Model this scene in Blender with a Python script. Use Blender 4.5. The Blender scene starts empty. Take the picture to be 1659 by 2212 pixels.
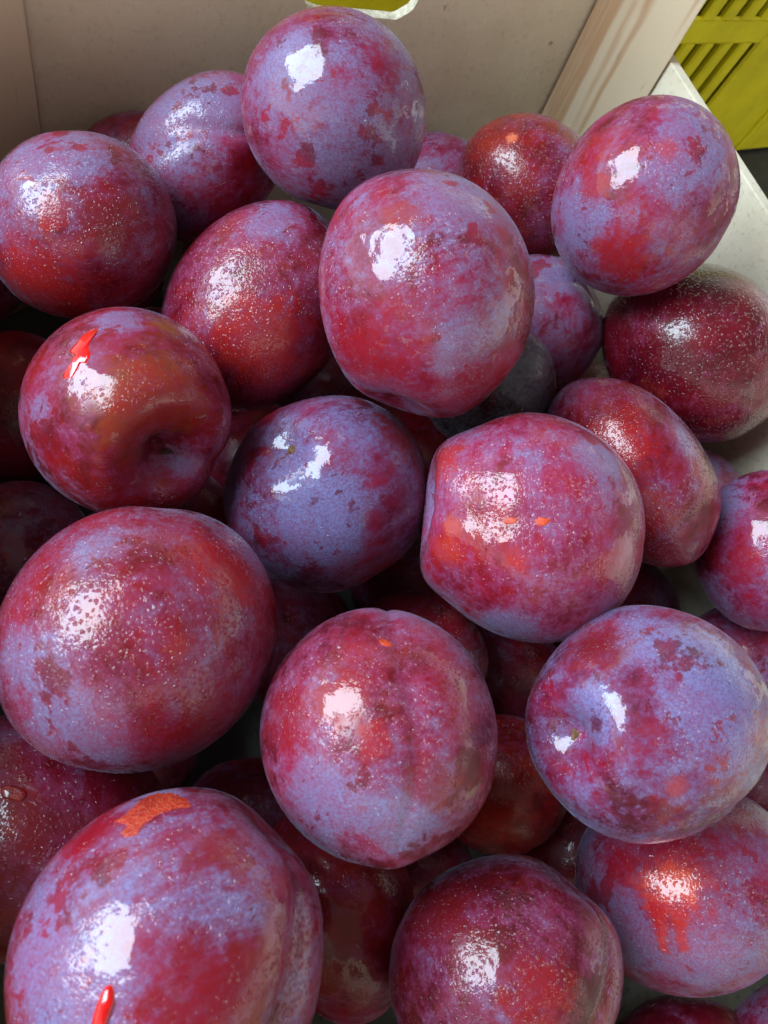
import bpy, bmesh, math
import numpy as np
from mathutils import Vector, Matrix
from mathutils.bvhtree import BVHTree

scene = bpy.context.scene
COL = scene.collection

# ------------------------------------------------------------------ camera
# Recovered from the photograph's vanishing points (pixel units of a 1659 x 2212 frame).
FPX, CPX = 1661.0, np.array([829.5, 1106.0])
_n = np.array([-517.0, 878.0, 1661.0]); _n /= np.linalg.norm(_n)              # straight down
_d = np.array([-1261.0, -3886.0, 1661.0]); _d -= _d.dot(_n) * _n; _d /= np.linalg.norm(_d)   # towards the end panel
_r = np.cross(_n, _d)
ROT = np.stack([_r, _d, -_n])                 # camera (x right, y down, z forward) -> world
CAM = np.array([0.0, 0.0, 0.27])
cam_data = bpy.data.cameras.new("camera")
cam = bpy.data.objects.new("camera", cam_data); COL.objects.link(cam)
cm = np.eye(4); cm[:3, 0] = ROT @ [1, 0, 0]; cm[:3, 1] = ROT @ [0, -1, 0]; cm[:3, 2] = ROT @ [0, 0, -1]; cm[:3, 3] = CAM
cam.matrix_world = Matrix(cm.tolist())
cam_data.sensor_fit = 'HORIZONTAL'; cam_data.sensor_width = 36.0; cam_data.lens = 36.0 * FPX / 1659.0
cam_data.clip_start = 0.01; cam_data.clip_end = 60.0
cam_data.dof.use_dof = True; cam_data.dof.focus_distance = 0.19; cam_data.dof.aperture_fstop = 40.0
scene.camera = cam

# ------------------------------------------------------------------ light
world = bpy.data.worlds.new("World"); scene.world = world; world.use_nodes = True
bg = world.node_tree.nodes["Background"]
# gradient shaped as if under an unseen awning: bright at the sides, dim above
_wt = world.node_tree; _tc = _wt.nodes.new("ShaderNodeTexCoord"); _sx = _wt.nodes.new("ShaderNodeSeparateXYZ"); _mr = _wt.nodes.new("ShaderNodeMapRange")
_mr.interpolation_type = 'SMOOTHSTEP'
for _i, _v in zip(range(1, 5), (0.05, 0.68, 1.12, 0.11)): _mr.inputs[_i].default_value = _v
_wt.links.new(_tc.outputs["Generated"], _sx.inputs[0]); _wt.links.new(_sx.outputs[2], _mr.inputs[0]); _wt.links.new(_mr.outputs[0], bg.inputs[1])
bg.inputs[0].default_value = (1.0, 0.98, 0.95, 1)
key = bpy.data.lights.new("daylight_opening", 'AREA'); key.shape = 'RECTANGLE'
key.size = 1.15; key.size_y = 0.95; key.energy = 38.0; key.color = (0.68, 0.87, 1.0)
ko = bpy.data.objects.new("daylight_opening", key); COL.objects.link(ko)
KDIR = Vector((-0.70, 0.24, 0.66)).normalized(); KTGT = Vector((0.09, 0.09, 0.09))
ko.location = KTGT + KDIR * 1.6
ko.rotation_euler = KDIR.to_track_quat('Z', 'Y').to_euler()

scene.view_settings.view_transform = 'Standard'; scene.view_settings.look = 'None'
scene.view_settings.exposure = 0.46; scene.view_settings.gamma = 1.0; scene.view_settings.use_curve_mapping = False
scene.cycles.use_denoising = True; scene.cycles.use_adaptive_sampling = True; scene.cycles.adaptive_threshold = 0.02
scene.cycles.max_bounces = 5; scene.cycles.diffuse_bounces = 3; scene.cycles.glossy_bounces = 2; scene.cycles.transmission_bounces = 3; scene.cycles.transparent_max_bounces = 6

# ------------------------------------------------------------------ node helpers
class NT:
    def __init__(self, tree): self.t = tree; self.n = tree.nodes; self.l = tree.links
    def put(self, sock, v):
        if isinstance(v, bpy.types.NodeSocket): self.l.new(v, sock)
        elif isinstance(v, (tuple, list)):
            v = tuple(v)
            sock.default_value = v if len(v) == len(sock.default_value) else (v + (1.0,))[:len(sock.default_value)]
        else: sock.default_value = v
    def math(self, op, a, b=0.0, c=0.0, clamp=False):
        m = self.n.new("ShaderNodeMath"); m.operation = op; m.use_clamp = clamp
        for s, v in zip(m.inputs, (a, b, c)): self.put(s, v)
        return m.outputs[0]
    def vmath(self, op, a, b=(0, 0, 0), scale=None):
        m = self.n.new("ShaderNodeVectorMath"); m.operation = op
        self.put(m.inputs[0], a); self.put(m.inputs[1], b)
        if scale is not None: self.put(m.inputs[3], scale)
        return m.outputs["Value"] if op in ("LENGTH", "DISTANCE", "DOT_PRODUCT") else m.outputs[0]
    def noise(self, vec, scale, detail=4, rough=0.6, dist=0.0, out=0):
        m = self.n.new("ShaderNodeTexNoise"); self.put(m.inputs["Vector"], vec)
        for k, v in (("Scale", scale), ("Detail", detail), ("Roughness", rough), ("Distortion", dist)): self.put(m.inputs[k], v)
        return m.outputs[out]
    def voro(self, vec, scale, feature='F1', out="Distance", rnd=1.0):
        m = self.n.new("ShaderNodeTexVoronoi"); m.feature = feature; self.put(m.inputs["Vector"], vec)
        m.inputs["Scale"].default_value = scale; m.inputs["Randomness"].default_value = rnd
        return m.outputs[out] if out else m
    def step(self, v, lo, hi, a=0.0, b=1.0):
        m = self.n.new("ShaderNodeMapRange"); m.interpolation_type = 'SMOOTHSTEP'
        for s, x in zip(m.inputs[:5], (v, lo, hi, a, b)): self.put(s, x)
        return m.outputs[0]
    def mix(self, f, a, b, mode='MIX'):
        m = self.n.new("ShaderNodeMix"); m.data_type = 'RGBA'; m.blend_type = mode
        self.put(m.inputs[0], f); self.put(m.inputs[6], a); self.put(m.inputs[7], b)
        return m.outputs[2]
    def bump(self, h, strength, dist, normal=None):
        m = self.n.new("ShaderNodeBump"); self.put(m.inputs["Height"], h)
        self.put(m.inputs["Strength"], strength); self.put(m.inputs["Distance"], dist)
        if normal is not None: self.put(m.inputs["Normal"], normal)
        return m.outputs[0]

def new_mat(name):
    m = bpy.data.materials.new(name); m.use_nodes = True
    for nd in list(m.node_tree.nodes):
        if nd.type != 'OUTPUT_MATERIAL': m.node_tree.nodes.remove(nd)
    return m, NT(m.node_tree), m.node_tree.nodes["Material Output"] if "Material Output" in m.node_tree.nodes else m.node_tree.nodes[0]

def principled(g, **kw):
    p = g.n.new("ShaderNodeBsdfPrincipled")
    for k, v in kw.items(): g.put(p.inputs[k.replace("_", " ")], v)
    return p

# ------------------------------------------------------------------ plum skin: one node group, one material per plum
def build_skin_group():
    ng = bpy.data.node_groups.new("plum_skin", 'ShaderNodeTree')
    I = ng.interface
    def inp(nm, ty, dv):
        s = I.new_socket(nm, in_out='INPUT', socket_type=ty); s.default_value = dv
    inp("P", 'NodeSocketVector', (0, 0, 0))          # position in plum radii
    inp("Seed", 'NodeSocketFloat', 0.0)
    inp("Bloom", 'NodeSocketFloat', 0.5)
    inp("Drops", 'NodeSocketFloat', 0.5)
    inp("Film", 'NodeSocketFloat', 0.5)
    inp("Red", 'NodeSocketColor', (0.36, 0.012, 0.02, 1))
    inp("Deep", 'NodeSocketColor', (0.10, 0.006, 0.012, 1))
    inp("Veil", 'NodeSocketColor', (0.40, 0.10, 0.22, 1))
    inp("Wax", 'NodeSocketColor', (0.30, 0.24, 0.50, 1))
    inp("PatchFac", 'NodeSocketFloat', 0.0)
    inp("PatchCol", 'NodeSocketColor', (0.6, 0.06, 0.02, 1))
    inp("WaxAdd", 'NodeSocketFloat', 0.0)
    inp("WetAdd", 'NodeSocketFloat', 0.0)
    inp("BeadAdd", 'NodeSocketFloat', 0.0)
    I.new_socket("Shader", in_out='OUTPUT', socket_type='NodeSocketShader')
    g = NT(ng)
    gi = g.n.new("NodeGroupInput").outputs; go = g.n.new("NodeGroupOutput")
    off = g.n.new("ShaderNodeCombineXYZ")
    g.put(off.inputs[0], g.math('MULTIPLY', gi["Seed"], 7.31)); g.put(off.inputs[1], g.math('MULTIPLY', gi["Seed"], 3.17)); g.put(off.inputs[2], g.math('MULTIPLY', gi["Seed"], 5.53))
    p = g.vmath('ADD', gi["P"], off.outputs[0])
    sh = lambda k: g.vmath('ADD', p, (k * 11.3, k * 4.7, k * 8.9))
    nL = g.noise(p, 1.15, 1, 0.5)
    nM = g.noise(sh(1), 2.7, 5, 0.62, 0.0)
    nF = g.noise(sh(2), 15.0, 3, 0.75)
    nX = g.noise(sh(3), 48.0, 1, 0.6)
    nR = g.noise(sh(4), 1.7, 3, 0.64)
    nW = g.noise(sh(5), 2.1, 5, 0.64)
    nT = g.noise(g.vmath('MULTIPLY', sh(6), (1.0, 0.8, 0.14)), 9.0, 4, 0.72)      # smears
    # waxy bloom: soft veil, thicker wax on top, wiped-off islands
    b = g.math('ADD', g.math('MULTIPLY', nL, 0.46), g.math('MULTIPLY', nM, 0.54))
    b = g.math('ADD', b, g.math('MULTIPLY', g.math('SUBTRACT', nF, 0.5), 0.38))
    b = g.math('ADD', b, g.math('MULTIPLY', g.math('SUBTRACT', nT, 0.5), 0.46))
    b = g.math('ADD', b, g.math('MULTIPLY', gi["WaxAdd"], 0.22))
    t0 = g.math('SUBTRACT', 0.672, g.math('MULTIPLY', gi["Bloom"], 0.30))
    b0 = g.math('SUBTRACT', b, t0)
    veil = g.step(b0, -0.17, 0.06)
    wax = g.step(b0, -0.02, 0.22)
    wipe = g.step(nW, 0.575, 0.625)
    wipe2 = g.step(g.noise(g.vmath('MULTIPLY', sh(7), (0.7, 1.0, 0.5)), 6.0, 4, 0.70), 0.61, 0.64)
    keep = g.math('MULTIPLY', g.math('SUBTRACT', 1.0, g.math('MULTIPLY', wipe, 0.88)), g.math('SUBTRACT', 1.0, g.math('MULTIPLY', wipe2, 0.82)))
    keep = g.math('ADD', keep, g.math('MULTIPLY', g.math('SUBTRACT', 1.0, keep), g.math('MULTIPLY', gi["Bloom"], 0.12)))
    keep = g.math('MULTIPLY', keep, g.math('SUBTRACT', 1.0, g.math('MULTIPLY', gi["PatchFac"], 0.9)))
    veil = g.math('MULTIPLY', g.math('MULTIPLY', veil, keep), g.step(nX, 0.30, 0.62, 0.66, 1.0))
    wax = g.math('MULTIPLY', g.math('MULTIPLY', wax, keep), g.step(nX, 0.34, 0.66, 0.56, 1.0))
    # fine crazing of the wax
    crack = g.step(g.voro(g.vmath('ADD', p, g.vmath('SCALE', g.noise(sh(8), 11.0, 1, 0.6, 0.0, 1), scale=0.09)), 12.0, 'DISTANCE_TO_EDGE'), 0.0, 0.06, 1.0, 0.0)
    crack = g.math('MULTIPLY', crack, g.step(nT, 0.48, 0.58))
    wax = g.math('MULTIPLY', wax, g.math('SUBTRACT', 1.0, g.math('MULTIPLY', crack, 0.6)))
    # pigment
    red = g.mix(g.step(nR, 0.36, 0.64), gi["Deep"], gi["Red"])
    amber = g.math('MULTIPLY', g.step(nW, 0.34, 0.42, 1.0, 0.0), g.step(nF, 0.35, 0.60, 0.3, 1.0))
    red = g.mix(g.math('MULTIPLY', amber, 0.30), red, (0.46, 0.05, 0.015, 1))
    red = g.mix(gi["PatchFac"], red, gi["PatchCol"])
    red = g.mix(g.math('MULTIPLY', g.step(nF, 0.48, 0.72), 0.25), red, gi["Deep"])
    col = g.mix(g.math('MULTIPLY', veil, 0.84), red, gi["Veil"])
    waxc = g.mix(g.step(nR, 0.40, 0.62), gi["Wax"], g.mix(0.30, gi["Wax"], gi["Veil"]))
    col = g.mix(g.math('MULTIPLY', wax, 0.88), col, waxc)
    # lenticels
    vd2 = g.voro(sh(12), 19.0, 'F1', None)
    s2 = g.n.new("ShaderNodeSeparateColor"); g.put(s2.inputs[0], vd2.outputs["Color"])
    dots = g.math('MULTIPLY', g.step(vd2.outputs["Distance"], 0.06, 0.15, 1.0, 0.0), g.step(s2.outputs[0], 0.35, 0.8))
    col = g.mix(g.math('MULTIPLY', dots, 0.28), col, (0.62, 0.30, 0.36, 1))
    darkdots = g.math('MULTIPLY', g.step(vd2.outputs["Distance"], 0.06, 0.20, 1.0, 0.0), g.step(s2.outputs[0], 0.16, 0.10))
    col = g.mix(g.math('MULTIPLY', darkdots, 0.7), col, gi["Deep"])
    # water: fine condensation beads, runs of smooth film, dry wax in between
    dz = g.noise(sh(14), 1.8, 2, 0.6)
    dropm = g.step(g.math('ADD', dz, g.math('ADD', g.math('MULTIPLY', gi["Drops"], 0.30), g.math('MULTIPLY', gi["BeadAdd"], 0.25))), 0.55, 0.69)
    fz = g.math('ADD', g.noise(sh(15), 3.4, 5, 0.72), g.math('MULTIPLY', g.math('SUBTRACT', nX, 0.5), 0.07))
    filmm = g.step(g.math('ADD', g.math('ADD', fz, g.math('MULTIPLY', gi["WetAdd"], 0.22)), g.math('SUBTRACT', g.math('MULTIPLY', gi["Film"], 0.14), g.math('MULTIPLY', gi["BeadAdd"], 0.10))), 0.630, 0.645)
    pd = g.vmath('ADD', p, g.vmath('SCALE', g.noise(sh(16), 24.0, 1, 0.6, 0.0, 1), scale=0.05))
    dn = g.voro(pd, 28.0, 'F1', None)
    bead = g.step(dn.outputs["Distance"], 0.06, 0.48, 1.0, 0.0)
    sep = g.n.new("ShaderNodeSeparateColor"); g.put(sep.inputs[0], dn.outputs["Color"])
    bead = g.math('MULTIPLY', bead, g.step(sep.outputs[0], 0.0, 0.35, 0.25, 1.0))
    nofilm = g.math('SUBTRACT', 1.0, filmm)
    h = g.math('MULTIPLY', g.math('MULTIPLY', bead, g.math("MULTIPLY", dropm, 0.60)), nofilm)
    h = g.math('ADD', h, g.math('MULTIPLY', nX, g.math('ADD', 0.07, g.math('MULTIPLY', nofilm, 0.15))))
    h = g.math('ADD', h, g.math('MULTIPLY', filmm, 0.35))
    h = g.math('ADD', h, g.math('MULTIPLY', g.noise(sh(17), 4.2, 2, 0.45), 1.5))
    wet_n = g.bump(h, 1.0, 0.00040)
    wet = g.math('MAXIMUM', dropm, filmm)
    dry = g.math('SUBTRACT', 1.0, wet)
    coat = g.math('ADD', 0.18, g.math('MULTIPLY', wet, 0.82))
    crough = g.math('ADD', 0.055, g.math('MULTIPLY', dry, 0.25))
    rough = g.math('ADD', 0.36, g.math('MULTIPLY', veil, 0.2))
    pr = principled(g, Base_Color=col, Roughness=rough)
    g.put(pr.inputs["Coat Weight"], coat); g.put(pr.inputs["Coat Roughness"], crough); g.put(pr.inputs["Coat Normal"], wet_n)
    pr.inputs["Coat IOR"].default_value = 1.54
    pr.inputs["Specular IOR Level"].default_value = 0.16
    g.put(pr.inputs["Sheen Weight"], g.math('MULTIPLY', veil, 0.22)); pr.inputs["Sheen Roughness"].default_value = 0.35
    pr.inputs["Sheen Tint"].default_value = (0.55, 0.68, 1.0, 1)
    g.l.new(pr.outputs[0], go.inputs[0])
    return ng
SKIN = build_skin_group()
DARK = 0.66

def skin_material(radius, seed, st, patches, waxes, wets, beads):
    m, g, out = new_mat("plum_skin")
    tc = g.n.new("ShaderNodeTexCoord")
    p = g.vmath('SCALE', tc.outputs["Object"], scale=1.0 / radius)
    ro = g.n.new("ShaderNodeVectorRotate"); ro.rotation_type = 'EULER_XYZ'; g.put(ro.inputs["Vector"], p)
    ro.inputs["Rotation"].default_value = (seed * 2.1, seed * 1.3, seed * 2.9)
    gn = g.n.new("ShaderNodeGroup"); gn.node_tree = SKIN
    g.put(gn.inputs["P"], ro.outputs[0]); gn.inputs["Seed"].default_value = seed
    for k in ("Bloom", "Drops", "Film"): gn.inputs[k].default_value = st[k]
    for k in ("Red", "Deep", "Veil", "Wax"): gn.inputs[k].default_value = tuple(x * DARK for x in st[k]) + (1,)
    if patches:
        wob = g.noise(g.vmath('ADD', p, (seed, 0, 0)), 6.0, 4, 0.7)
        wob2 = g.noise(p, 17.0, 3, 0.65)
        fac, colr = None, None
        for (c, rad, hard, col) in patches:
            w_ = g.math('MULTIPLY', g.math('SUBTRACT', wob, 0.5), 2.6) if rad > 0.12 else g.math('MULTIPLY', g.math('SUBTRACT', wob2, 0.5), 1.6)
            v = g.math('ADD', g.math('DIVIDE', g.vmath('DISTANCE', p, tuple(c)), rad), w_)
            f = g.math('MULTIPLY', g.step(v, 1.0 - hard, 1.0 + hard, 1.0, 0.0), col[3])
            if fac is None: fac, colr = f, tuple(col[:3]) + (1,)
            else: colr = g.mix(f, colr, tuple(col[:3]) + (1,)); fac = g.math('MAXIMUM', fac, f)
        g.put(gn.inputs["PatchFac"], fac); g.put(gn.inputs["PatchCol"], colr)
    for sock, lst in (("WaxAdd", waxes), ("WetAdd", wets), ("BeadAdd", beads)):
        fac = None
        for (c, rad) in lst:
            f = g.step(g.vmath('DISTANCE', p, tuple(c)), rad * 0.25, rad * 1.15, 1.0, 0.0)
            fac = f if fac is None else g.math('MAXIMUM', fac, f)
        if fac is not None: g.put(gn.inputs[sock], fac)
    g.l.new(gn.outputs[0], out.inputs[0])
    return m

# ------------------------------------------------------------------ other materials
def mat_board(name, c1, c2, fleck=0.6):
    m, g, out = new_mat(name)
    p = g.n.new("ShaderNodeTexCoord").outputs["Object"]
    a = g.noise(p, 26, 5, 0.6); f = g.noise(p, 420, 4, 0.75); fib = g.noise(g.vmath('MULTIPLY', p, (1, 1, 0.25)), 900, 3, 0.7)
    col = g.mix(g.step(a, 0.35, 0.65), c1, c2)
    col = g.mix(g.math('MULTIPLY', g.step(f, 0.52, 0.72), fleck), col, (c1[0] * .55, c1[1] * .52, c1[2] * .48, 1))
    col = g.mix(g.math('MULTIPLY', g.step(fib, 0.55, 0.75), 0.30), col, (min(1, c2[0] * 1.25), min(1, c2[1] * 1.25), min(1, c2[2] * 1.22), 1))
    pq = g.vmath('ADD', p, g.vmath('SCALE', g.noise(p, 160, 3, 0.6, 0, 1), scale=0.006))
    vn = g.voro(pq, 62, 'F1', None); sp = g.n.new("ShaderNodeSeparateColor"); g.put(sp.inputs[0], vn.outputs["Color"])
    speck = g.math('MULTIPLY', g.step(vn.outputs["Distance"], 0.02, 0.07, 1, 0), g.step(sp.outputs[0], 0.62, 0.70))
    col = g.mix(g.math('MULTIPLY', speck, 0.65), col, (0.10, 0.075, 0.05, 1))
    stain = g.step(g.noise(p, 11, 6, 0.65, 0.8), 0.58, 0.72)
    col = g.mix(g.math('MULTIPLY', stain, 0.22), col, (c1[0] * .6, c1[1] * .55, c1[2] * .5, 1))
    pr = principled(g, Base_Color=col, Roughness=0.72, Normal=g.bump(g.math('ADD', f, fib), 0.35, 0.0002))
    pr.inputs["Specular IOR Level"].default_value = 0.25
    g.l.new(pr.outputs[0], out.inputs[0]); return m

def mat_pine():
    m, g, out = new_mat("pine_wood")
    p = g.n.new("ShaderNodeTexCoord").outputs["Object"]
    q = g.vmath('ADD', g.vmath('MULTIPLY', p, (1, 1, 0.06)), g.vmath('SCALE', g.noise(p, 14, 3, 0.5, 0, 1), scale=0.006))
    band = g.noise(q, 95, 2, 0.5, 0.2); fine = g.noise(g.vmath('MULTIPLY', p, (1, 1, 0.03)), 1100, 3, 0.6)
    col = g.mix(g.step(band, 0.52, 0.60), (0.74, 0.59, 0.40, 1), (0.55, 0.335, 0.18, 1))
    col = g.mix(g.math('MULTIPLY', g.step(fine, 0.45, 0.7), 0.35), col, (0.74, 0.61, 0.46, 1))
    tick = g.step(g.noise(g.vmath('MULTIPLY', p, (1, 1, 0.12)), 620, 2, 0.5), 0.70, 0.78)
    col = g.mix(g.math('MULTIPLY', tick, 0.4), col, (0.25, 0.15, 0.08, 1))
    pr = principled(g, Base_Color=col, Roughness=0.6, Normal=g.bump(fine, 0.35, 0.0002))
    pr.inputs["Specular IOR Level"].default_value = 0.3
    g.l.new(pr.outputs[0], out.inputs[0]); return m

def mat_plain(name, c, rough=0.5, var=0.2, scale=60.0, bump=0.15, **kw):
    m, g, out = new_mat(name)
    p = g.n.new("ShaderNodeTexCoord").outputs["Object"]
    a = g.noise(p, scale, 6, 0.65)
    col = g.mix(g.step(a, 0.3, 0.7), tuple(x * (1 - var) for x in c) + (1,), tuple(min(1, x * (1 + var)) for x in c) + (1,))
    pr = principled(g, Base_Color=col, Roughness=rough, Normal=g.bump(g.noise(p, scale * 6, 4, 0.6), bump, 0.0003))
    for k, v in kw.items(): pr.inputs[k.replace("_", " ")].default_value = v
    g.l.new(pr.outputs[0], out.inputs[0]); return m

M_BOARD = mat_board("fibreboard", (0.70, 0.58, 0.41, 1), (0.79, 0.67, 0.49, 1), 0.28)
M_SIDE = mat_board("pale_fibreboard", (0.68, 0.58, 0.42, 1), (0.79, 0.69, 0.53, 1))
M_BASE = mat_board("shade_darkened_base", (0.10, 0.10, 0.09, 1), (0.15, 0.15, 0.135, 1))  # pale floor coloured dark to stand for the shade under the plums
M_EDGE = mat_plain("raw_board_edge", (0.66, 0.58, 0.45), 0.85, 0.3, 500, 0.6)
M_PINE = mat_pine()
M_YELLOW = mat_plain("yellow_plastic", (0.80, 0.70, 0.014), 0.42, 0.14, 30, 0.25)
M_GROUND = mat_plain("dark_ground", (0.045, 0.042, 0.038), 0.85, 0.35, 40, 0.5)
M_STEM = mat_plain("dry_stem", (0.22, 0.105, 0.05), 0.8, 0.5, 900, 0.6)
M_HOLE = mat_plain("dark_stem_hole", (0.07, 0.03, 0.016), 0.8, 0.5, 900, 0.6)
M_JUICE = mat_plain("red_flesh_juice", (0.72, 0.006, 0.006), 0.10, 0.25, 300, 0.1, Coat_Weight=1.0, Coat_Roughness=0.03)
M_DULLFLESH = mat_plain("dark_red_flesh", (0.30, 0.010, 0.008), 0.25, 0.4, 500, 0.6, Coat_Weight=1.0, Coat_Roughness=0.08)

def mat_scar():
    m, g, out = new_mat("orange_scar")
    p = g.n.new("ShaderNodeTexCoord").outputs["Object"]
    pe = g.vmath('ADD', p, g.vmath('SCALE', g.noise(p, 500, 3, 0.6, 0, 1), scale=0.0012))
    e = g.voro(pe, 980, 'DISTANCE_TO_EDGE')
    line = g.step(e, 0.02, 0.16, 1, 0)
    col = g.mix(g.step(g.noise(p, 260, 5), 0.4, 0.65), (0.54, 0.040, 0.018, 1), (0.36, 0.014, 0.012, 1))
    col = g.mix(g.math('MULTIPLY', line, 0.5), col, (0.66, 0.13, 0.06, 1))
    pr = principled(g, Base_Color=col, Roughness=0.38, Normal=g.bump(line, 0.5, 0.0002))
    g.l.new(pr.outputs[0], out.inputs[0]); return m
M_SCAR = mat_scar()
M_NICK = mat_plain("orange_nick", (0.62, 0.06, 0.018), 0.3, 0.4, 900, 0.4)

def mat_water():
    m, g, out = new_mat("water")
    lw = g.n.new("ShaderNodeLayerWeight"); lw.inputs["Blend"].default_value = 0.5
    fac = g.math('ADD', 0.035, g.math('MULTIPLY', g.math('POWER', lw.outputs["Facing"], 4.0), 0.6))     # reflectance of water, same from both sides
    tr = g.n.new("ShaderNodeBsdfTransparent"); tr.inputs[0].default_value = (0.96, 0.95, 0.97, 1)
    gl = g.n.new("ShaderNodeBsdfGlossy"); gl.inputs["Roughness"].default_value = 0.03
    mx = g.n.new("ShaderNodeMixShader")
    g.l.new(fac, mx.inputs[0]); g.l.new(tr.outputs[0], mx.inputs[1]); g.l.new(gl.outputs[0], mx.inputs[2])
    g.l.new(mx.outputs[0], out.inputs[0]); return m
M_WATER = mat_water()

# ------------------------------------------------------------------ mesh helpers
def link(o, parent=None):
    COL.objects.link(o)
    if parent is not None: o.parent = parent
    return o

def mesh_obj(name, verts, faces, mats, parent=None, smooth=False):
    me = bpy.data.meshes.new(name)
    me.from_pydata([tuple(map(float, v)) for v in verts], [], [tuple(map(int, f)) for f in faces])
    for m in (mats if isinstance(mats, list) else [mats]): me.materials.append(m)
    if smooth: me.polygons.foreach_set("use_smooth", [True] * len(me.polygons))
    me.update()
    return link(bpy.data.objects.new(name, me), parent)

def prism(name, poly, z0, z1, mat, parent, bevel=0.0006, axis='Z'):
    """Polygon (counter-clockwise) pushed along an axis, edges bevelled."""
    bm = bmesh.new()
    if axis == 'Z': vs = [bm.verts.new((x, y, z0)) for x, y in poly]
    f = bm.faces.new(vs)
    ex = bmesh.ops.extrude_face_region(bm, geom=[f])
    bmesh.ops.translate(bm, vec=(0, 0, z1 - z0), verts=[v for v in ex["geom"] if isinstance(v, bmesh.types.BMVert)])
    bmesh.ops.recalc_face_normals(bm, faces=bm.faces)
    if bevel: bmesh.ops.bevel(bm, geom=list(bm.edges), offset=bevel, segments=2, affect='EDGES', profile=0.6)
    me = bpy.data.meshes.new(name); bm.to_mesh(me); bm.free()
    me.materials.append(mat)
    return link(bpy.data.objects.new(name, me), parent)

def box(name, lo, hi, mat, parent, bevel=0.0006):
    return prism(name, [(lo[0], lo[1]), (hi[0], lo[1]), (hi[0], hi[1]), (lo[0], hi[1])], lo[2], hi[2], mat, parent, bevel)

def empty(name, loc, label, cat, group=None):
    o = bpy.data.objects.new(name, None); o.location = loc; o.empty_display_size = 0.02; COL.objects.link(o)
    o["label"] = label; o["category"] = cat
    if group: o["group"] = group
    return o

# ------------------------------------------------------------------ setting
gm = bpy.data.meshes.new("ground")
gm.from_pydata([(-4, -4, 0), (4, -4, 0), (4, 4, 0), (-4, 4, 0)], [], [(0, 1, 2, 3)]); gm.materials.append(M_GROUND)
ground = link(bpy.data.objects.new("ground", gm)); ground["kind"] = "structure"

# ------------------------------------------------------------------ the wooden crate
XL, XR, YB, YF = -0.0465, 0.2140, 0.2365, -0.170
Z0, ZS, ZE, TH = 0.0065, 0.1373, 0.178, 0.004
crate = empty("fruit_crate", (0.09, 0.03, 0.0), "open fibreboard fruit crate with pine corner posts, heaped with wet plums", "crate")
OFF = Vector((-0.09, -0.03, 0.0))
def cpoly(pts): return [(x + OFF.x, y + OFF.y) for x, y in pts]
def cbox(name, lo, hi, mat, bevel=0.0006):
    return box(name, (lo[0] + OFF.x, lo[1] + OFF.y, lo[2]), (hi[0] + OFF.x, hi[1] + OFF.y, hi[2]), mat, crate, bevel)
cbox("base_board", (XL, YF, 0.001), (XR, YB, 0.0055), M_BASE)
cbox("side_panel", (XR, YF, 0.001), (XR + TH, YB, ZS), M_SIDE, 0.0005)
cbox("side_panel", (XL - TH, YF, 0.001), (XL, YB, ZS), M_SIDE, 0.0005)
g5 = 0.0011
prism("corner_post", cpoly([(XR - 0.024, YB - g5), (XR - g5, YB - 0.024), (XR - g5, YB - g5)]), Z0, ZE - 0.003, M_PINE, crate, 0.0005)
prism("corner_post", cpoly([(XL + g5, YB - g5), (XL + g5, YB - 0.026), (XL + 0.0525, YB - g5)]), Z0, ZE - 0.003, M_PINE, crate, 0.0008)
prism("corner_post", cpoly([(XR - g5, YF + g5), (XR - g5, YF + 0.024), (XR - 0.024, YF + g5)]), Z0, ZE - 0.003, M_PINE, crate, 0.0005)
prism("corner_post", cpoly([(XL + g5, YF + g5), (XL + 0.024, YF + g5), (XL + g5, YF + 0.024)]), Z0, ZE - 0.003, M_PINE, crate, 0.0005)

def end_panel(yin, yout):
    """End panel with a rounded handle hole; the cut faces are raw board."""
    x0, x1, z0, z1 = XL - TH, XR + TH, 0.001, ZE
    hx0, hx1, hz0, hz1 = 0.084, 0.1245, 0.1285, 0.156
    rr = 0.0085
    hole = []
    for cx, cz, a0 in ((hx1 - rr, hz0 + rr, -90), (hx1 - rr, hz1 - rr, 0), (hx0 + rr, hz1 - rr, 90), (hx0 + rr, hz0 + rr, 180)):
        for k in range(13):
            a = math.radians(a0 + 90 * k / 12); jit = 1 + 0.02 * math.sin(k * 5.1 + a0)
            hole.append((cx + rr * jit * math.cos(a), cz + rr * jit * math.sin(a)))
    bm = bmesh.new()
    def loop(pts):
        vs = [bm.verts.new((x + OFF.x, yin + OFF.y, z)) for x, z in pts]
        return [bm.edges.new((vs[i], vs[(i + 1) % len(vs)])) for i in range(len(vs))]
    es = loop([(x0, z0), (x1, z0), (x1, z1), (x0, z1)]) + loop(hole)
    bmesh.ops.triangle_fill(bm, use_beauty=True, edges=es)
    ex = bmesh.ops.extrude_face_region(bm, geom=list(bm.faces))
    bmesh.ops.translate(bm, vec=(0, yout - yin, 0), verts=[v for v in ex["geom"] if isinstance(v, bmesh.types.BMVert)])
    bmesh.ops.recalc_face_normals(bm, faces=bm.faces)
    for f in bm.faces: f.material_index = 0 if abs(f.normal.y) > 0.9 else 1
    me = bpy.data.meshes.new("end_panel"); bm.to_mesh(me); bm.free()
    me.materials.append(M_BOARD); me.materials.append(M_EDGE)
    o = link(bpy.data.objects.new("end_panel", me), crate)
    bv = o.modifiers.new("edge", 'BEVEL'); bv.width = 0.0007; bv.segments = 2; bv.limit_method = 'ANGLE'; bv.angle_limit = math.radians(60)
    return o
end_panel(YB, YB + TH)
end_panel(YF, YF - TH)

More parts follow.
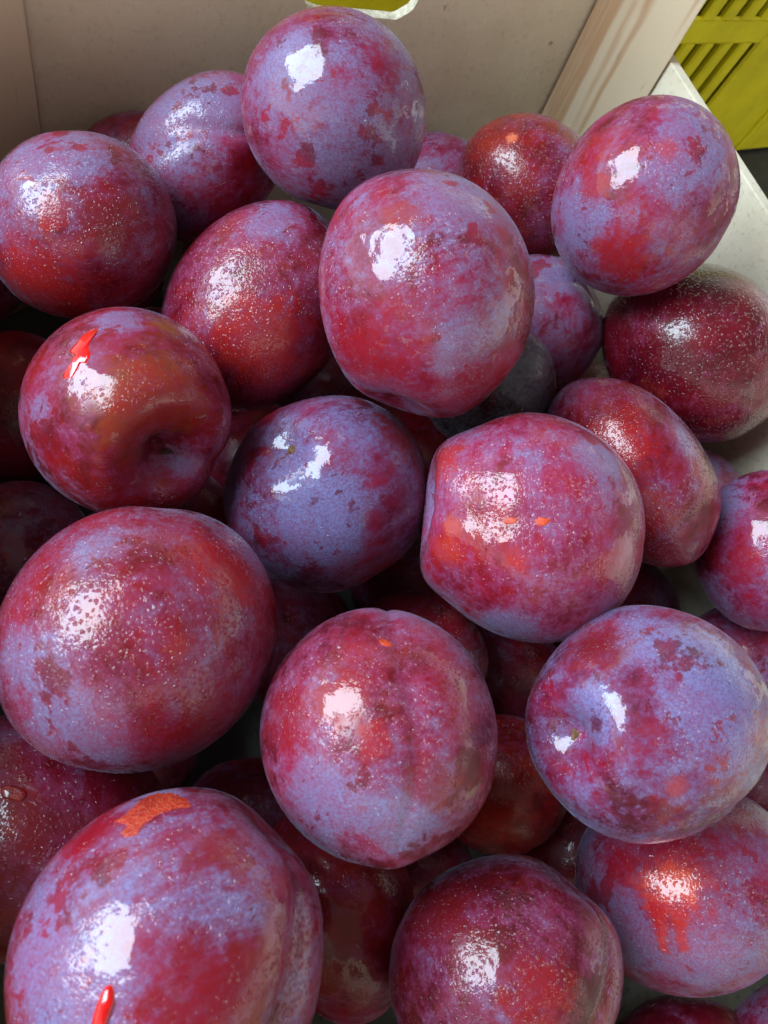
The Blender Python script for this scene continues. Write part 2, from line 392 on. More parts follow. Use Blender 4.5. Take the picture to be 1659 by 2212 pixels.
# ------------------------------------------------------------------ the yellow plastic crate beyond
YA = Vector((0.44116, 0.34018, 0.0)); YU = Vector((0.99097, 0.13407, 0)).normalized(); YN = Vector((0.13407, -0.99097, 0)).normalized()
ycrate = empty("plastic_crate", YA, "yellow plastic crate with slanted slots, standing beyond the wooden crate", "crate")
def yslab(name, quad, t0, t1, bevel=0.0012):
    """Quad in wall coordinates (along, up), thick from t0 to t1 along the outward normal."""
    bm = bmesh.new()
    P = lambda s, z, t: YU * s + YN * t + Vector((0, 0, z))
    a = [bm.verts.new(P(s, z, t1)) for s, z in quad]; b = [bm.verts.new(P(s, z, t0)) for s, z in quad]
    n = len(quad); bm.faces.new(a); bm.faces.new(b[::-1])
    for i in range(n): bm.faces.new((a[i], b[i], b[(i + 1) % n], a[(i + 1) % n]))
    bmesh.ops.recalc_face_normals(bm, faces=bm.faces)
    if bevel: bmesh.ops.bevel(bm, geom=list(bm.edges), offset=bevel, segments=3, affect='EDGES')
    me = bpy.data.meshes.new(name); bm.to_mesh(me); bm.free(); me.materials.append(M_YELLOW)
    o = link(bpy.data.objects.new(name, me), ycrate)
    return o
K = 0.15                                    # slots lean along the wall
SL, SR, ZT = -0.40, 0.16, 0.215
slotx = [-0.1315 + 0.0147 * i for i in range(6)]     # slot position at z = .077
rows = [(0.026, 0.077), (0.0915, 0.142), (0.156, 0.200)]
sx = lambda s, z: s + K * (z - 0.077)
x_in, x_out = slotx[0] - 0.0025, slotx[-1] + 0.0025
yslab("solid_wall", [(SL, 0.002), (sx(x_in, 0.002), 0.002), (sx(x_in, ZT), ZT), (SL, ZT)], -0.003, 0.0)
yslab("solid_wall", [(sx(x_out, 0.002), 0.002), (SR, 0.002), (SR, ZT), (sx(x_out, ZT), ZT)], -0.003, 0.0)
zz = [0.002] + [v for r in rows for v in r] + [ZT]
for i in range(0, len(zz), 2):
    yslab("band", [(sx(x_in - .001, zz[i]), zz[i]), (sx(x_out + .001, zz[i]), zz[i]), (sx(x_out + .001, zz[i + 1]), zz[i + 1]), (sx(x_in - .001, zz[i + 1]), zz[i + 1])], -0.0032, 0.0006, 0.0015)
for (a, b) in rows:
    for i in range(5):
        s0, s1 = slotx[i] + 0.0030, slotx[i + 1] - 0.0030
        yslab("rib", [(sx(s0, a - .002), a - .002), (sx(s1, a - .002), a - .002), (sx(s1, b + .002), b + .002), (sx(s0, b + .002), b + .002)], -0.0040, 0.0005, 0.0010)
for s in (0.005, 0.060, 0.115):
    yslab("raised_rib", [(sx(s, 0.004), 0.004), (sx(s + .004, .004), .004), (sx(s + .004, .20), .20), (sx(s, .20), .20)], 0.0, 0.002, 0.0009)
DEP = -0.30
P3 = lambda s, z, t: YU * s + YN * t + Vector((0, 0, z))
def ypanel(name, pts):
    o = mesh_obj(name, pts, [(0, 1, 2, 3)], M_YELLOW, ycrate)
    so = o.modifiers.new("thick", 'SOLIDIFY'); so.thickness = 0.003; so.offset = 0
    return o
ypanel("back_wall", [P3(SL, .002, DEP), P3(SR, .002, DEP), P3(SR, ZT, DEP), P3(SL, ZT, DEP)])
ypanel("end_wall", [P3(SL, .002, -.004), P3(SL, .002, DEP), P3(SL, ZT, DEP), P3(SL, ZT, -.004)])
ypanel("end_wall", [P3(SR, .002, -.004), P3(SR, .002, DEP), P3(SR, ZT, DEP), P3(SR, ZT, -.004)])
ypanel("base", [P3(SL, .004, -.004), P3(SR, .004, -.004), P3(SR, .004, DEP), P3(SL, .004, DEP)])
ypanel("added_lid", [P3(SL, ZT, .002), P3(SR, ZT, .002), P3(SR, ZT, DEP), P3(SL, ZT, DEP)])  # unseen cover, added to keep daylight out from behind the slots

# ------------------------------------------------------------------ plums
# outline of each plum in the photograph (centre, half axes, tilt) and its distance, solved so that the plums
# touch without crossing, stay inside the crate and are about five centimetres across
#        cx    cy    a    b  tilt  distance
PL = {
'T1': (725, 246, 222, 199, 75, .2286), '2': (445, 345, 195, 160, -58, .2548), '3': (178, 492, 216, 205, 30, .2280), '4': (300, 375, 140, 135, 0, .2907),
'5': (935, 420, 140, 132, 0, .3195), '6': (1134, 412, 166, 160, 80, .2871), '7': (1386, 434, 228, 192, -50, .2429), '8': (914, 638, 274, 232, 80, .1933),
'9': (560, 668, 247, 194, -55, .2235), '10': (277, 889, 230, 226, 0, .1927), '11': (1160, 700, 150, 143, 90, .2658), '12': (1050, 830, 150, 145, 0, .2333),
'13': (1500, 762, 218, 190, 25, .2677), '14': (1362, 1018, 235, 155, 50, .2295), '15': (708, 1066, 224, 212, -15, .2090), '16': (1149, 1139, 240, 254, 0, .1900),
'17': (1665, 1190, 178, 172, 90, .2572), '18': (306, 1370, 318, 278, -35, .1677), '19': (55, 1195, 165, 155, 30, .2649), '20': (45, 885, 172, 160, 60, .2878),
'21': (822, 1582, 278, 258, 80, .1635), '22': (1394, 1557, 266, 254, 10, .1850), '23': (1600, 1440, 150, 140, 0, .2832), '24': (372, 2065, 400, 332, -68, .1569),
'25': (95, 1800, 300, 275, 0, .1979), '26': (730, 1950, 250, 168, 75, .2137), '27': (1085, 2095, 262, 250, 80, .1949), '28': (1475, 1905, 255, 232, 20, .2358),
'29': (1082, 1690, 155, 148, 90, .2415), '30': (1470, 2290, 170, 150, 0, .2916), '31': (1735, 2270, 185, 170, 0, .2950),
'32': (560, 1010, 150, 140, 0, .2785), '33': (1480, 1090, 135, 125, 0, .2869), '34': (610, 1380, 160, 150, 0, .2544), '35': (900, 1250, 150, 145, 0, .2719),
'36': (1320, 1330, 150, 140, 0, .2994), '37': (1070, 1470, 150, 140, 0, .2723), '38': (545, 1790, 170, 160, 0, .2450),
}
# stem pixel ('b' = on the far side), groove pixel, cavity depth/width, groove depth/width, tip
SH = {
'2': dict(stem=(585, 300), sut=(420, 290), dc=.08, dg=.10, wg=.15), '8': dict(stem=(860, 888), sut=(716, 765), dc=.12, wc=.26, dg=.13, wg=.10),
'9': dict(stem=(715, 490), sut=(560, 500), dc=.05, dg=.03), '10': dict(stem=(365, 985), sut=(480, 985), dc=.42, wc=.31, dg=.10, wg=.22),
'11': dict(stem=(1290, 650), sut=(1170, 607), dc=.06, dg=.09, wg=.16), '15': dict(stem=(630, 970), sut=(715, 1120), dc=.075, wc=.20, dg=.025),
'16': dict(stem=(918, 1100), sut=(1050, 1112), dc=.40, wc=.24, dg=.03, wg=.12), '21': dict(stem=(800, 1330, 'b'), sut=(850, 1330), dc=.05, dg=.04, wg=.08, tip=.05),
'22': dict(stem=(1240, 1587), sut=(1300, 1650), dc=.22, wc=.22, dg=.03, wg=.10), '24': dict(stem=(600, 1770), sut=(628, 2080), dc=.08, dg=.11, wg=.14),
'27': dict(stem=(1240, 1900), sut=(1308, 2110), dc=.10, dg=.10, wg=.13), '12': dict(stem=(1100, 720), sut=(1090, 850), dc=.05, dg=.05),
'26': dict(stem=(640, 1830), sut=(800, 1990), dc=.05, dg=.04, wg=.2), '28': dict(stem=(1300, 1800, 'b'), sut=(1290, 1950), dc=.05, dg=.04),
}
BASE = dict(Bloom=.55, Drops=.5, Film=.5, Red=(.46, .009, .024), Deep=(.18, .005, .016), Veil=(.41, .042, .140), Wax=(.31, .285, .55))
SHADED_SKIN = dict(Bloom=.5, Drops=.3, Film=.15, Red=(.32, .008, .018), Deep=(.13, .005, .011), Veil=(.27, .038, .105), Wax=(.25, .20, .40))  # same fruit, with the lower layer's shade put into darker skin colours
def S(base=BASE, **kw): d = dict(base); d.update(kw); return d
STY = {
'T1': S(Bloom=.80, Drops=.15, Film=.7, Veil=(.34, .045, .15)), '2': S(Bloom=.78, Drops=.5, Film=.3), '3': S(Bloom=.56, Drops=.8, Film=.4), '4': S(SHADED_SKIN),
'5': S(Bloom=.85, Drops=.1, Film=.1), '6': S(Bloom=.15, Drops=.95, Film=.2, Red=(.42, .012, .014)), '7': S(Bloom=.72, Drops=.25, Film=.6, Veil=(.42, .055, .18)),
'8': S(Bloom=.66, Drops=.45, Film=.65, Deep=(.16, .010, .016)), '9': S(Bloom=.40, Drops=.65, Film=.5, Red=(.40, .014, .02)), '10': S(Bloom=.36, Drops=.25, Film=.6, Red=(.40, .012, .016), Deep=(.17, .007, .012)),
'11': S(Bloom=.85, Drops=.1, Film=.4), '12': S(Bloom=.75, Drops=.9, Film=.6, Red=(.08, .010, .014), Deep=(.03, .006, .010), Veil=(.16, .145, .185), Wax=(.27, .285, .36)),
'13': S(Bloom=.05, Drops=.8, Film=.1, Red=(.26, .006, .018), Deep=(.14, .004, .013)), '14': S(Bloom=.45, Drops=.5, Film=.2, Red=(.38, .012, .016)),
'15': S(Bloom=.78, Drops=.25, Film=.6, Veil=(.28, .045, .15), Wax=(.28, .28, .60), Deep=(.12, .004, .016)), '16': S(Bloom=.60, Drops=.6, Film=.6, Red=(.52, .012, .026), Deep=(.26, .007, .018), Veil=(.50, .06, .19)),  # bluer wax on the blue-purple plum also holds painted skylight
'17': S(Bloom=.70, Drops=.2, Film=.6, Veil=(.46, .055, .20)), '18': S(Bloom=.58, Drops=.8, Film=.15, Red=(.46, .010, .020), Deep=(.22, .006, .014), Veil=(.42, .05, .15)),
'19': S(Bloom=.75, Film=.5), '20': S(Bloom=.2, Drops=.3, Film=.2), '21': S(Bloom=.60, Drops=.5, Film=.5, Deep=(.17, .008, .016), Veil=(.46, .055, .16)),
'22': S(Bloom=.74, Drops=.45, Film=.7, Wax=(.30, .31, .66), Deep=(.12, .004, .016), Veil=(.30, .045, .16)), '23': S(Bloom=.8, Drops=.3), '24': S(Bloom=.64, Drops=.45, Film=.6, Wax=(.32, .31, .64)),  # these blue wax overrides carry a skylight cast put into the colour
'25': S(Bloom=.40, Drops=.75, Film=.3, Red=(.36, .008, .024), Deep=(.22, .006, .018)), '26': S(Bloom=.2, Drops=.3, Film=.7, Red=(.44, .016, .018), Deep=(.25, .009, .015)),
'27': S(Bloom=.45, Drops=.6, Film=.5, Red=(.28, .010, .018), Deep=(.13, .007, .013)), '28': S(Bloom=.72, Drops=.6, Film=.35),
'29': S(Bloom=.08, Drops=.5, Film=.2, Red=(.36, .014, .012), Deep=(.18, .007, .008)), '30': S(Bloom=.25, Drops=.05, Film=.05, Red=(.26, .008, .024)),
'31': S(Bloom=.95, Drops=.05, Film=.1),
}
for k in ('32', '33', '34', '35', '36', '37', '38'): STY[k] = S(SHADED_SKIN, Bloom=.5)
STY['33'] = S(Bloom=.8, Film=.2)
# coloured places in the skin: pixel, radius in pixels, softness, colour and strength
RO = (.50, .032, .015, .75)
PATCH = {
'7': [((1443, 322), 20, .6, RO), ((1340, 560), 50, .4, (.34, .012, .018, .9)), ((1285, 400), 32, .4, (.34, .012, .018, .9))], '28': [((1460, 1860), 95, .6, (.34, .010, .020, .8)), ((1450, 1930), 50, .5, (.66, .035, .014, .95)), ((1475, 1905), 26, .4, (.72, .06, .016, .95))] + [((1420 + i * 3, 1965 + 17 * i), 15 - 1.3 * i, .5, (.52, .016, .014, .95)) for i in range(6)] + [((1466 + i * 2, 1960 + 17 * i), 16 - 1.2 * i, .5, (.50, .014, .014, .95)) for i in range(6)],
'16': [((962, 1190), 30, .9, (.55, .045, .018, .75)), ((975, 1140), 18, .8, (.55, .05, .018, .7)), ((1115, 1215), 22, .7, (.50, .014, .02, .8)), ((950, 1000), 50, .6, (.42, .02, .016, .9))],
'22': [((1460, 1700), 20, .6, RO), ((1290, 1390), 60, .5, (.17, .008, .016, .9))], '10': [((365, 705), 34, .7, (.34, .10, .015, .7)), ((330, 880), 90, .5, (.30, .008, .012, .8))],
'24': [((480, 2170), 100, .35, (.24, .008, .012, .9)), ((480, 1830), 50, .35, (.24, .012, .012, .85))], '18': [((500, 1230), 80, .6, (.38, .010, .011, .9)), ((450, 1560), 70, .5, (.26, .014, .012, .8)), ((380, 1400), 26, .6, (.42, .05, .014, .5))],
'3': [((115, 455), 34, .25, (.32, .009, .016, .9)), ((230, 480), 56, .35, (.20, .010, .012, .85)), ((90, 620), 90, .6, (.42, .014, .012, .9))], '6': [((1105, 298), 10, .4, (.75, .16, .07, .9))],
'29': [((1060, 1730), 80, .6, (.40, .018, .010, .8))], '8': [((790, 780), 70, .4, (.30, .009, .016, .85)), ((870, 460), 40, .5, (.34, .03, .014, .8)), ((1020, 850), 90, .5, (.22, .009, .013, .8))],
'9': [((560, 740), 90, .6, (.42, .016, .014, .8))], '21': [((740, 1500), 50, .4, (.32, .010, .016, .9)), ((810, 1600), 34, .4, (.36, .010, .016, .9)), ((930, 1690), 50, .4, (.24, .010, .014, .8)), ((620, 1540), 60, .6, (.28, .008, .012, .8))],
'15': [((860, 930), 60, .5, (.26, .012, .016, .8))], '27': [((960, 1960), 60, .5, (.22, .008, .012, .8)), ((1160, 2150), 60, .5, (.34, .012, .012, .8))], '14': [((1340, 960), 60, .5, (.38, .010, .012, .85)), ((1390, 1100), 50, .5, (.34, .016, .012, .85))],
'17': [((1600, 1230), 40, .4, (.36, .010, .025, .8))],
}
# thicker bloom, a reflection painted into the split red plum's hollow, and places where water stands as a smooth film: pixel, radius
WAX_AND_GLEAM = {'15': [((640, 1000), 70), ((700, 1140), 110)], '22': [((1280, 1545), 75), ((1540, 1480), 130), ((1400, 1380), 90)], '24': [((70, 2000), 130), ((140, 2140), 120), ((330, 1720), 60)],
        '18': [((40, 1440), 90), ((120, 1560), 110), ((220, 1620), 90), ((200, 1180), 80)], '21': [((690, 1740), 110), ((830, 1800), 100)], 'T1': [((620, 160), 80), ((760, 330), 120)], '7': [((1250, 470), 80), ((1500, 330), 80)],
        '2': [((360, 260), 90), ((460, 210), 70)], '28': [((1350, 2010), 90), ((1560, 2040), 100), ((1270, 1800), 50)], '11': [((1190, 600), 60)], '10': [((400, 1005), 55), ((250, 690), 60), ((90, 900), 60)],
        '8': [((980, 410), 100), ((740, 820), 50), ((1000, 760), 70)], '3': [((90, 340), 110)], '16': [((1290, 1000), 70), ((1090, 1350), 70)], '9': [((600, 470), 80)], '14': [((1480, 950), 50)], '17': [((1560, 1100), 60)]}
WETP = {'T1': [((645, 180), 75)], '8': [((800, 530), 85), ((1100, 680), 60)], '15': [((695, 990), 62), ((600, 1065), 48)], '22': [((1335, 1480), 90), ((1350, 1560), 70)], '24': [((245, 1950), 95), ((310, 2080), 50), ((540, 2040), 60)],
        '10': [((185, 810), 55)], '7': [((1330, 385), 60), ((1320, 300), 40)], '16': [((1080, 1010), 50), ((1000, 1150), 55), ((1350, 1190), 45)], '17': [((1632, 1128), 42)], '21': [((725, 1500), 55), ((870, 1640), 35), ((1000, 1490), 40)],
        '9': [((490, 600), 55)], '3': [((60, 385), 50)], '27': [((1072, 2070), 42)], '28': [((1405, 1840), 34)], '2': [((370, 300), 30)], '12': [((1100, 780), 60)], '26': [((760, 2030), 90)], '19': [((45, 1180), 40)],
        '25': [((70, 1710), 30)], '13': [((1470, 720), 22)], '11': [((1180, 590), 45)]}
BEADS = {'18': [((170, 1320), 190), ((360, 1560), 120)], '13': [((1480, 720), 130)], '6': [((1110, 400), 110)], '9': [((520, 610), 80)], '16': [((1100, 1000), 70), ((1010, 1170), 80)], '28': [((1480, 1900), 90)], '25': [((100, 1700), 120)], '2': [((370, 300), 60)], '3': [((100, 420), 110)], '27': [((1080, 2080), 90)], '24': [((250, 1920), 110)], '29': [((1080, 1650), 60)], '14': [((1330, 960), 80)]}
GRP = "plums heaped in the wooden crate"
LAB = {
'T1': "large purple plum with blue-white glare, highest against the end panel below the handle hole",
'2': "purple plum folded by a deep crease, leaning on the end panel beside the highest plum",
'3': "round purple-red plum with a lavender top, in the crate corner beside the narrow pine post",
'4': "dark plum mostly hidden behind the creased plum at the foot of the end panel",
'5': "dull lavender plum peeping out at the end panel behind the highest plum",
'6': "bright red plum beaded with droplets in front of the broad pine corner post",
'7': "egg-shaped purple plum covering the side panel's end next to the yellow crate",
'8': "very big purple-red plum with a folded lower edge, atop the pile below the highest plum",
'9': "red egg-shaped plum with lavender shoulder, between the big folded plum and the split red plum",
'10': "round red plum with a bright red split and a deep stem hollow",
'11': "purple plum with a crease across its top, under the egg-shaped plum by the side panel",
'12': "dark grey wet plum squeezed beneath the big plum with the folded edge",
'13': "dark maroon plum covered in droplets, pressed against the pale side panel",
'14': "red and mauve oval plum tucked behind the bright pink plum with the notch",
'15': "blue-purple plum with a small dry stem scar and two white glare patches",
'16': "bright pink-red plum with a notch in its side and two small orange nicks",
'17': "pink-purple plum with one white glare spot, against the side panel below the dark maroon plum",
'18': "big red plum frosted with fine white droplets, resting below the split round red plum",
'19': "dull purple plum low by the side wall, under the split round red plum",
'20': "dark shaded plum low by the side wall, behind the split round red plum",
'21': "mauve-red plum with a pointed lower tip and one small orange nick near its top",
'22': "large blue-purple plum with a stem pit and a broad white glare patch",
'23': "textured purple plum behind the large blue-purple plum with the stem pit",
'24': "largest plum, purple, with an orange crackled scar, a red split and a deep groove",
'25': "dull maroon plum with a small torn red wound, half under the frosted and scarred plums",
'26': "brownish red plum with torn glossy skin, below the plum with the pointed tip",
'27': "dark red plum with a deep side groove and a small white glare spot",
'28': "lavender plum with a bright orange-red drip stain, under the large blue-purple plum",
'29': "dark orange-red plum in the gap between the pointed plum and the large blue-purple plum",
'30': "smooth dark maroon plum lying below the plum with the orange-red drip stain",
'31': "pale lavender plum beside the smooth dark maroon plum, against the side panel",
'32': "shaded plum deep in the gap beside the split round red plum",
'33': "dusty pink-grey plum in the gap behind the red and mauve oval plum",
'34': "shaded plum deep between the frosted red plum and the plum with the pointed tip",
'35': "shaded plum deep in the gap below the blue-purple plum with the dry stem scar",
'36': "shaded plum deep in the gap between the notched pink plum and the side panel",
'37': "shaded plum deep under the notched pink plum beside the plum with the pointed tip",
'38': "shaded plum deep in the gap above the largest, scarred plum",
}
NT_, NP_ = 84, 132            # rings, segments
rng = np.random.default_rng(7)

def plum_frame(k):
    cx, cy, a, b, an, D = PL[k]
    rel = np.array([cx - CPX[0], cy - CPX[1], FPX]); rho = np.linalg.norm(rel); u = rel / rho; an = math.radians(an)
    J = (np.eye(3) - np.outer(u, u)) / rho
    Mx = np.array([[math.cos(an) * a, -math.sin(an) * b], [math.sin(an) * a, math.cos(an) * b], [0, 0]])
    U, Sg, _ = np.linalg.svd(J @ Mx, full_matrices=False)
    E = np.column_stack([U[:, 0] * Sg[0], U[:, 1] * Sg[1], u * math.sqrt(Sg[0] * Sg[1])])
    def q(px, py, back=False):
        v = J @ np.array([px - cx, py - cy, 0.0])
        q0, q1 = v @ U[:, 0] / Sg[0], v @ U[:, 1] / Sg[1]
        rr = math.hypot(q0, q1)
        if rr > .985: q0, q1 = q0 / rr * .985, q1 / rr * .985
        z = math.sqrt(1 - q0 * q0 - q1 * q1)
        return np.array([q0, q1, z if back else -z])
    return CAM + ROT @ u * D, ROT @ E * D, q

def make_plum(k, idx):
    NT_, NP_ = (84, 132) if k in SH or k in PATCH or not k.startswith('L') else (36, 56)
    c, A, q = plum_frame(k)
    sh = dict(dc=.06, wc=.26, dg=.028, wg=.18, tip=.0); sh.update(SH.get(k, {}))
    r_ = np.random.default_rng(100 + idx)
    if 'stem' in sh:
        s = q(*sh['stem'][:2], back=len(sh['stem']) > 2); w = q(*sh['sut'])
    else:
        s = np.array([r_.normal() * .6, r_.normal() * .6, .9]); w = r_.normal(size=3)
    s = s / np.linalg.norm(s); w = w - w.dot(s) * s; w /= np.linalg.norm(w); y = np.cross(s, w)
    # rings are denser round the stem
    tt = np.linspace(0, 1, NT_ + 1)[1:-1]; th = math.pi * (0.72 * tt + 0.28 * tt ** 1.8)
    ph = np.linspace(-math.pi, math.pi, NP_, endpoint=False)
    TH_, PH_ = np.meshgrid(th, ph, indexing='ij')
    TH_ = np.concatenate([[0.0], TH_.ravel(), [math.pi]]); PH_ = np.concatenate([[0.0], PH_.ravel(), [0.0]])
    dirv = np.cos(TH_)[:, None] * s + np.sin(TH_)[:, None] * (np.cos(PH_)[:, None] * w + np.sin(PH_)[:, None] * y)
    R = np.ones(len(TH_))
    R -= sh['dc'] * np.exp(-(TH_ / sh['wc']) ** 2)
    R += .25 * sh['dc'] * np.exp(-((TH_ - 2.1 * sh['wc']) / (1.1 * sh['wc'])) ** 2)
    side = np.sin(TH_) ** .6 * np.clip((math.pi - TH_) / .8, 0, 1)
    wig = .06 * np.sin(TH_ * 3 + idx)
    R -= side * (sh['dg'] * .62 * np.exp(-((PH_ - wig) / sh['wg']) ** 2) + sh['dg'] * .38 * np.exp(-((PH_ - wig) / (sh['wg'] * 2.8)) ** 2))
    R += sh['tip'] * np.exp(-((math.pi - TH_) / .20) ** 2)
    for j in range(9):
        kv = r_.normal(size=3) * (1.3 + .35 * j); R += (.012 / (1 + .28 * j)) * np.sin(dirv @ kv + r_.uniform(0, 6.28))
    R /= np.percentile(R, 70) * 1.003
    V = (dirv * R[:, None]) @ A.T
    nr = NT_ - 1
    i, j = np.meshgrid(np.arange(nr - 1), np.arange(NP_), indexing='ij'); j2 = (j + 1) % NP_
    quads = np.stack([1 + i * NP_ + j, 1 + i * NP_ + j2, 1 + (i + 1) * NP_ + j2, 1 + (i + 1) * NP_ + j], -1).reshape(-1, 4)
    jj = np.arange(NP_); top = np.stack([np.zeros(NP_, int), 1 + (jj + 1) % NP_, 1 + jj], -1)
    last = 1 + (nr - 1) * NP_; end = len(V) - 1
    bot = np.stack([np.full(NP_, end), last + jj, last + (jj + 1) % NP_], -1)
    # outward orientation
    f0 = quads[len(quads) // 2]; nrm = np.cross(V[f0[1]] - V[f0[0]], V[f0[2]] - V[f0[0]])
    if nrm.dot(V[f0[0]]) < 0: quads, top, bot = quads[:, ::-1], top[:, ::-1], bot[:, ::-1]
    faces = [tuple(f) for f in quads.tolist()] + [tuple(f) for f in top.tolist()] + [tuple(f) for f in bot.tolist()]
    rad = abs(np.linalg.det(A)) ** (1 / 3)
    bvh = BVHTree.FromPolygons(V.tolist(), faces)
    org = Vector((CAM - c).tolist())
    def hit(px, py):
        dv = Vector((ROT @ np.array([px - CPX[0], py - CPX[1], FPX])).tolist()).normalized()
        p, n, _i, _d = bvh.ray_cast(org, dv)
        return (p, n) if p is not None else (None, None)
    patches = []
    for (px, rpx, hard, col) in PATCH.get(k, []):
        p, n = hit(*px)
        if p is not None: patches.append((tuple(p / rad), rpx / FPX * np.linalg.norm(CAM - c) / rad, hard, col))
    def spots(L):
        return [(tuple(hit(*px)[0] / rad), r * np.linalg.norm(CAM - c) / FPX / rad) for px, r in L if hit(*px)[0] is not None]
    mat = skin_material(rad, 1.0 + idx * 1.37, STY[k], patches, spots(WAX_AND_GLEAM.get(k, [])), spots(WETP.get(k, [])), spots(BEADS.get(k, [])))
    o = mesh_obj("plum", V, faces, mat, None, True)
    o.location = c; o["label"] = LAB[k]; o["category"] = "plum"; o["group"] = DEEPGRP if LAB[k] == DEEPLAB else GRP
    return o, hit, rad

def smooth_poly(pts, n=48, rough=0.0, seed=0):
    """Closed Catmull-Rom curve through pixel points."""
    P = np.array(pts, float); m = len(P); out = []
    for t in np.linspace(0, m, n, endpoint=False):
        i = int(t); f = t - i; a, b, c, d = P[i - 1], P[i % m], P[(i + 1) % m], P[(i + 2) % m]
        out.append(.5 * (2 * b + (c - a) * f + (2 * a - 5 * b + 4 * c - d) * f * f + (3 * b - a - 3 * c + d) * f ** 3))
    out = np.array(out)
    if rough:
        r_ = np.random.default_rng(seed); ce = out.mean(0)
        out = ce + (out - ce) * (1 + r_.normal(size=(len(out), 1)) * rough)
    return out

def decal(name, plum, hit, pts, height, mat, edge=0.00006, power=.5, rings=7, n=48, rough=0.0, seed=0):
    """Swollen patch of skin, flesh or water lying on the plum where the photograph shows it."""
    poly = smooth_poly(pts, n, rough, seed); ce = poly.mean(0); V = []; F = []
    p, nn = hit(*ce)
    if p is None: return None
    V.append(p + nn * (height + edge))
    ok = True
    for r in range(1, rings + 1):
        f = r / rings
        for x, y in ce + (poly - ce) * f:
            p, nn = hit(x, y)
            if p is None: p, nn = V[-1] - Vector((0, 0, 0)), Vector((0, 0, 1)); V.append(p); continue
            hgt = height * max(0.0, 1 - f * f) ** power + edge
            V.append(p + nn * (hgt if r < rings else -0.00012))
    for j in range(n): F.append((0, 1 + j, 1 + (j + 1) % n))
    for r in range(rings - 1):
        for j in range(n):
            a, b = 1 + r * n + j, 1 + r * n + (j + 1) % n
            F.append((a, a + n, b + n, b))
    o = mesh_obj(name, V, F, mat, plum, True)
    n0 = o.data.polygons[0].normal
    if n0.dot(hit(*ce)[1]) < 0: o.data.flip_normals()
    return o

def ell(cx, cy, rx, ry, an=0.0, n=9, wob=.1, seed=0):
    r_ = np.random.default_rng(seed + int(cx)); a = math.radians(an); out = []
    for t in np.linspace(0, 2 * math.pi, n, endpoint=False):
        f = 1 + r_.normal() * wob; x, y = rx * f * math.cos(t), ry * f * math.sin(t)
        out.append((cx + x * math.cos(a) - y * math.sin(a), cy + x * math.sin(a) + y * math.cos(a)))
    return out

# lower layer: plums on the crate floor, dark in the gaps; unseen ones added to block light
GAPS = [(410, 1663), (950, 1815), (1177, 1815), (713, 853), (432, 1080), (600, 1690), (1120, 1550), (870, 1270), (640, 1330), (1000, 930), (1420, 1230), (700, 2190), (1340, 2200), (480, 540), (390, 560), (380, 590), (20, 1010), (1560, 1330), (1490, 1230), (1510, 1260), (1230, 1840), (1240, 2180), (1350, 2120), (870, 1880), (940, 1860), (1640, 1690), (1600, 2150), (1550, 1010), (700, 860), (460, 1060), (420, 1690), (500, 1690), (1190, 1880)]
DEEPGRP = "dark plums of the lower layer"
DEEPLAB = "plum with shade painted into its skin, in the lower layer on the crate floor, under the heap"
for k in ('32', '34', '35', '36', '37', '38'): LAB[k] = DEEPLAB
def fill_lower_layer():
    got = []
    for k in PL:
        c, A, q = plum_frame(k); got.append((c, np.linalg.inv(A)))
    r_ = np.random.default_rng(11)
    cand = np.column_stack([r_.uniform(XL + .025, XR - .025, 9000), r_.uniform(YF + .025, YB - .025, 9000), r_.uniform(Z0 + .0160, Z0 + .050, 9000)])
    cand = cand[np.argsort(-cand[:, 2] + .02 * r_.random(9000))]
    n = 0
    aim = []
    for gx, gy in GAPS:
        v = ROT @ np.array([gx - CPX[0], gy - CPX[1], FPX])
        for R0 in (.0215, .0195, .0175, .0155, .0135):
            for _j in range(60):
                z = r_.uniform(Z0 + R0, Z0 + R0 + .022); p = CAM + v * ((z - CAM[2]) / v[2]); aim.append((p + np.append(r_.normal(size=2) * .006, 0), R0))
    for p, R0 in aim + [(p, R0) for R0 in (.0215, .0185, .0155) for p in cand]:
        ok = p[2] > Z0 + R0
        for c, iA in got:
            v = p - c; L = np.linalg.norm(v)
            if L > .08: continue
            if L < R0 * .985 + 1 / np.linalg.norm(iA @ (v / L)): ok = False; break
        if ok and not (XL + R0 < p[0] < XR - R0 and YF + R0 < p[1] < YB - R0): ok = False
        # must not stand in front of the heap: no closer to the camera than the plums it would hide
        if ok:
            for c, iA in got[:31]:
                v = p - CAM; w = c - CAM
                if np.linalg.norm(v) < np.linalg.norm(w) - .004 and v.dot(w) / np.linalg.norm(v) / np.linalg.norm(w) > .993: ok = False; break
        if not ok: continue
        rel = ROT.T @ (p - CAM); D = np.linalg.norm(rel); px = CPX + rel[:2] / rel[2] * FPX; ra = R0 / D * FPX * 1.08
        got.append((p, np.eye(3) / R0)); k = "L%d" % n; n += 1
        PL[k] = (px[0], px[1], ra * (1 + .03 * r_.random()), ra * .97, r_.uniform(0, 180), D)
        LAB[k] = DEEPLAB; STY[k] = S(SHADED_SKIN, Bloom=r_.uniform(.2, .6))
        if n >= 60: break
fill_lower_layer()

PLUMS = {}
for idx, k in enumerate(PL): PLUMS[k] = make_plum(k, idx)
print("plums", len(PLUMS))

def on(k, name, pts, height, mat, **kw):
    o, hit, rad = PLUMS[k]
    return decal(name, o, hit, pts, height, mat, **kw)

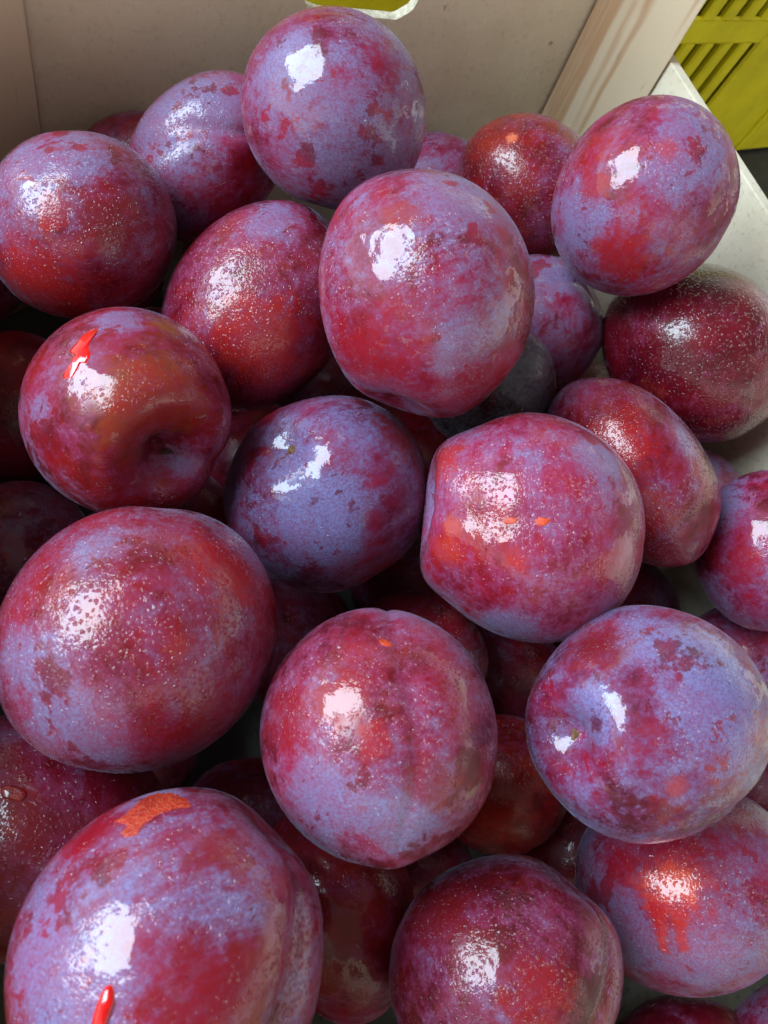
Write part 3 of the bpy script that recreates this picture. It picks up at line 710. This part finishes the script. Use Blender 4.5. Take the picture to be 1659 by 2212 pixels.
# splits, scars and nicks
z1 = lambda L: [(x * .2563, 567 + y * .2563) for x, y in L]
z6 = lambda L: [(x * .3408, 1458 + y * .3408) for x, y in L]
on('10', "split", z1([(535, 988), (522, 962), (585, 880), (600, 822), (630, 785), (582, 748), (645, 668), (695, 605), (735, 575), (800, 545), (838, 560), (785, 635), (752, 705), (768, 785), (725, 850), (680, 855), (640, 930), (595, 985)]), .00025, M_JUICE, n=90)
on('24', "split", z6([(570, 2290), (590, 2160), (635, 2030), (680, 1962), (718, 1978), (732, 2060), (712, 2130), (680, 2220), (660, 2300)]), .0007, M_JUICE, n=60)
on('24', "scar", z6([(712, 930), (790, 880), (870, 800), (960, 748), (1060, 735), (1150, 745), (1240, 822), (1120, 850), (1020, 880), (950, 925), (900, 965), (862, 1022), (795, 1040), (757, 1015), (795, 960), (745, 940)]), .00008, M_SCAR, n=120, rough=.025, seed=3)
on('25', "split", [(2, 1699), (37, 1697), (60, 1712), (50, 1731), (22, 1729), (3, 1722)], .0005, M_DULLFLESH)
on('16', "nick", [(1085, 1126), (1100, 1116), (1118, 1120), (1116, 1130), (1094, 1133)], .00010, M_NICK, rough=.08, rings=4)
on('16', "nick", [(1153, 1124), (1172, 1115), (1190, 1122), (1184, 1134), (1164, 1137)], .00010, M_NICK, rough=.08, rings=4)
on('21', "nick", [(818, 1382), (832, 1379), (848, 1392), (846, 1398), (826, 1394)], .00010, M_NICK, rough=.06, rings=4)
# stem scars
on('15', "stem_scar", ell(630, 972, 8, 10, 20, wob=.15), .0006, M_STEM, power=1.0, n=28)
on('22', "stem_scar", ell(1242, 1587, 8, 12, 15, wob=.18), .0007, M_STEM, power=1.0, n=28)
on('10', "stem_scar", ell(358, 975, 13, 7, 10, wob=.2), .0002, M_HOLE, power=1.0, n=28)
# larger standing drops
for k, x, y, rx, ry, an, h in (('T1', 795, 267, 9, 13, 10, .0010), ('10', 437, 903, 15, 12, -20, .0012), ('21', 733, 1386, 12, 19, 20, .0011), ('18', 517, 1332, 20, 15, 20, .0011),
        ('24', 178, 2022, 16, 25, 12, .0012), ('13', 1612, 842, 20, 28, 15, .0012), ('28', 1398, 1840, 20, 13, 15, .0010), ('24', 355, 1850, 12, 20, 40, .0008),
        ('26', 772, 2040, 8, 10, 0, .0010), ('8', 940, 725, 9, 22, 5, .0009), ('21', 875, 1650, 14, 11, 0, .0008),
        ('27', 1020, 2092, 6, 6, 0, .0008), 
        ('24', 330, 1975, 9, 12, 20, .0008), ('16', 1040, 1090, 10, 12, 30, .0008)):
    on(k, "water_drop", ell(x, y, rx, ry, an), h * .42, M_WATER, n=26, rings=6, power=1.0, edge=.00002)
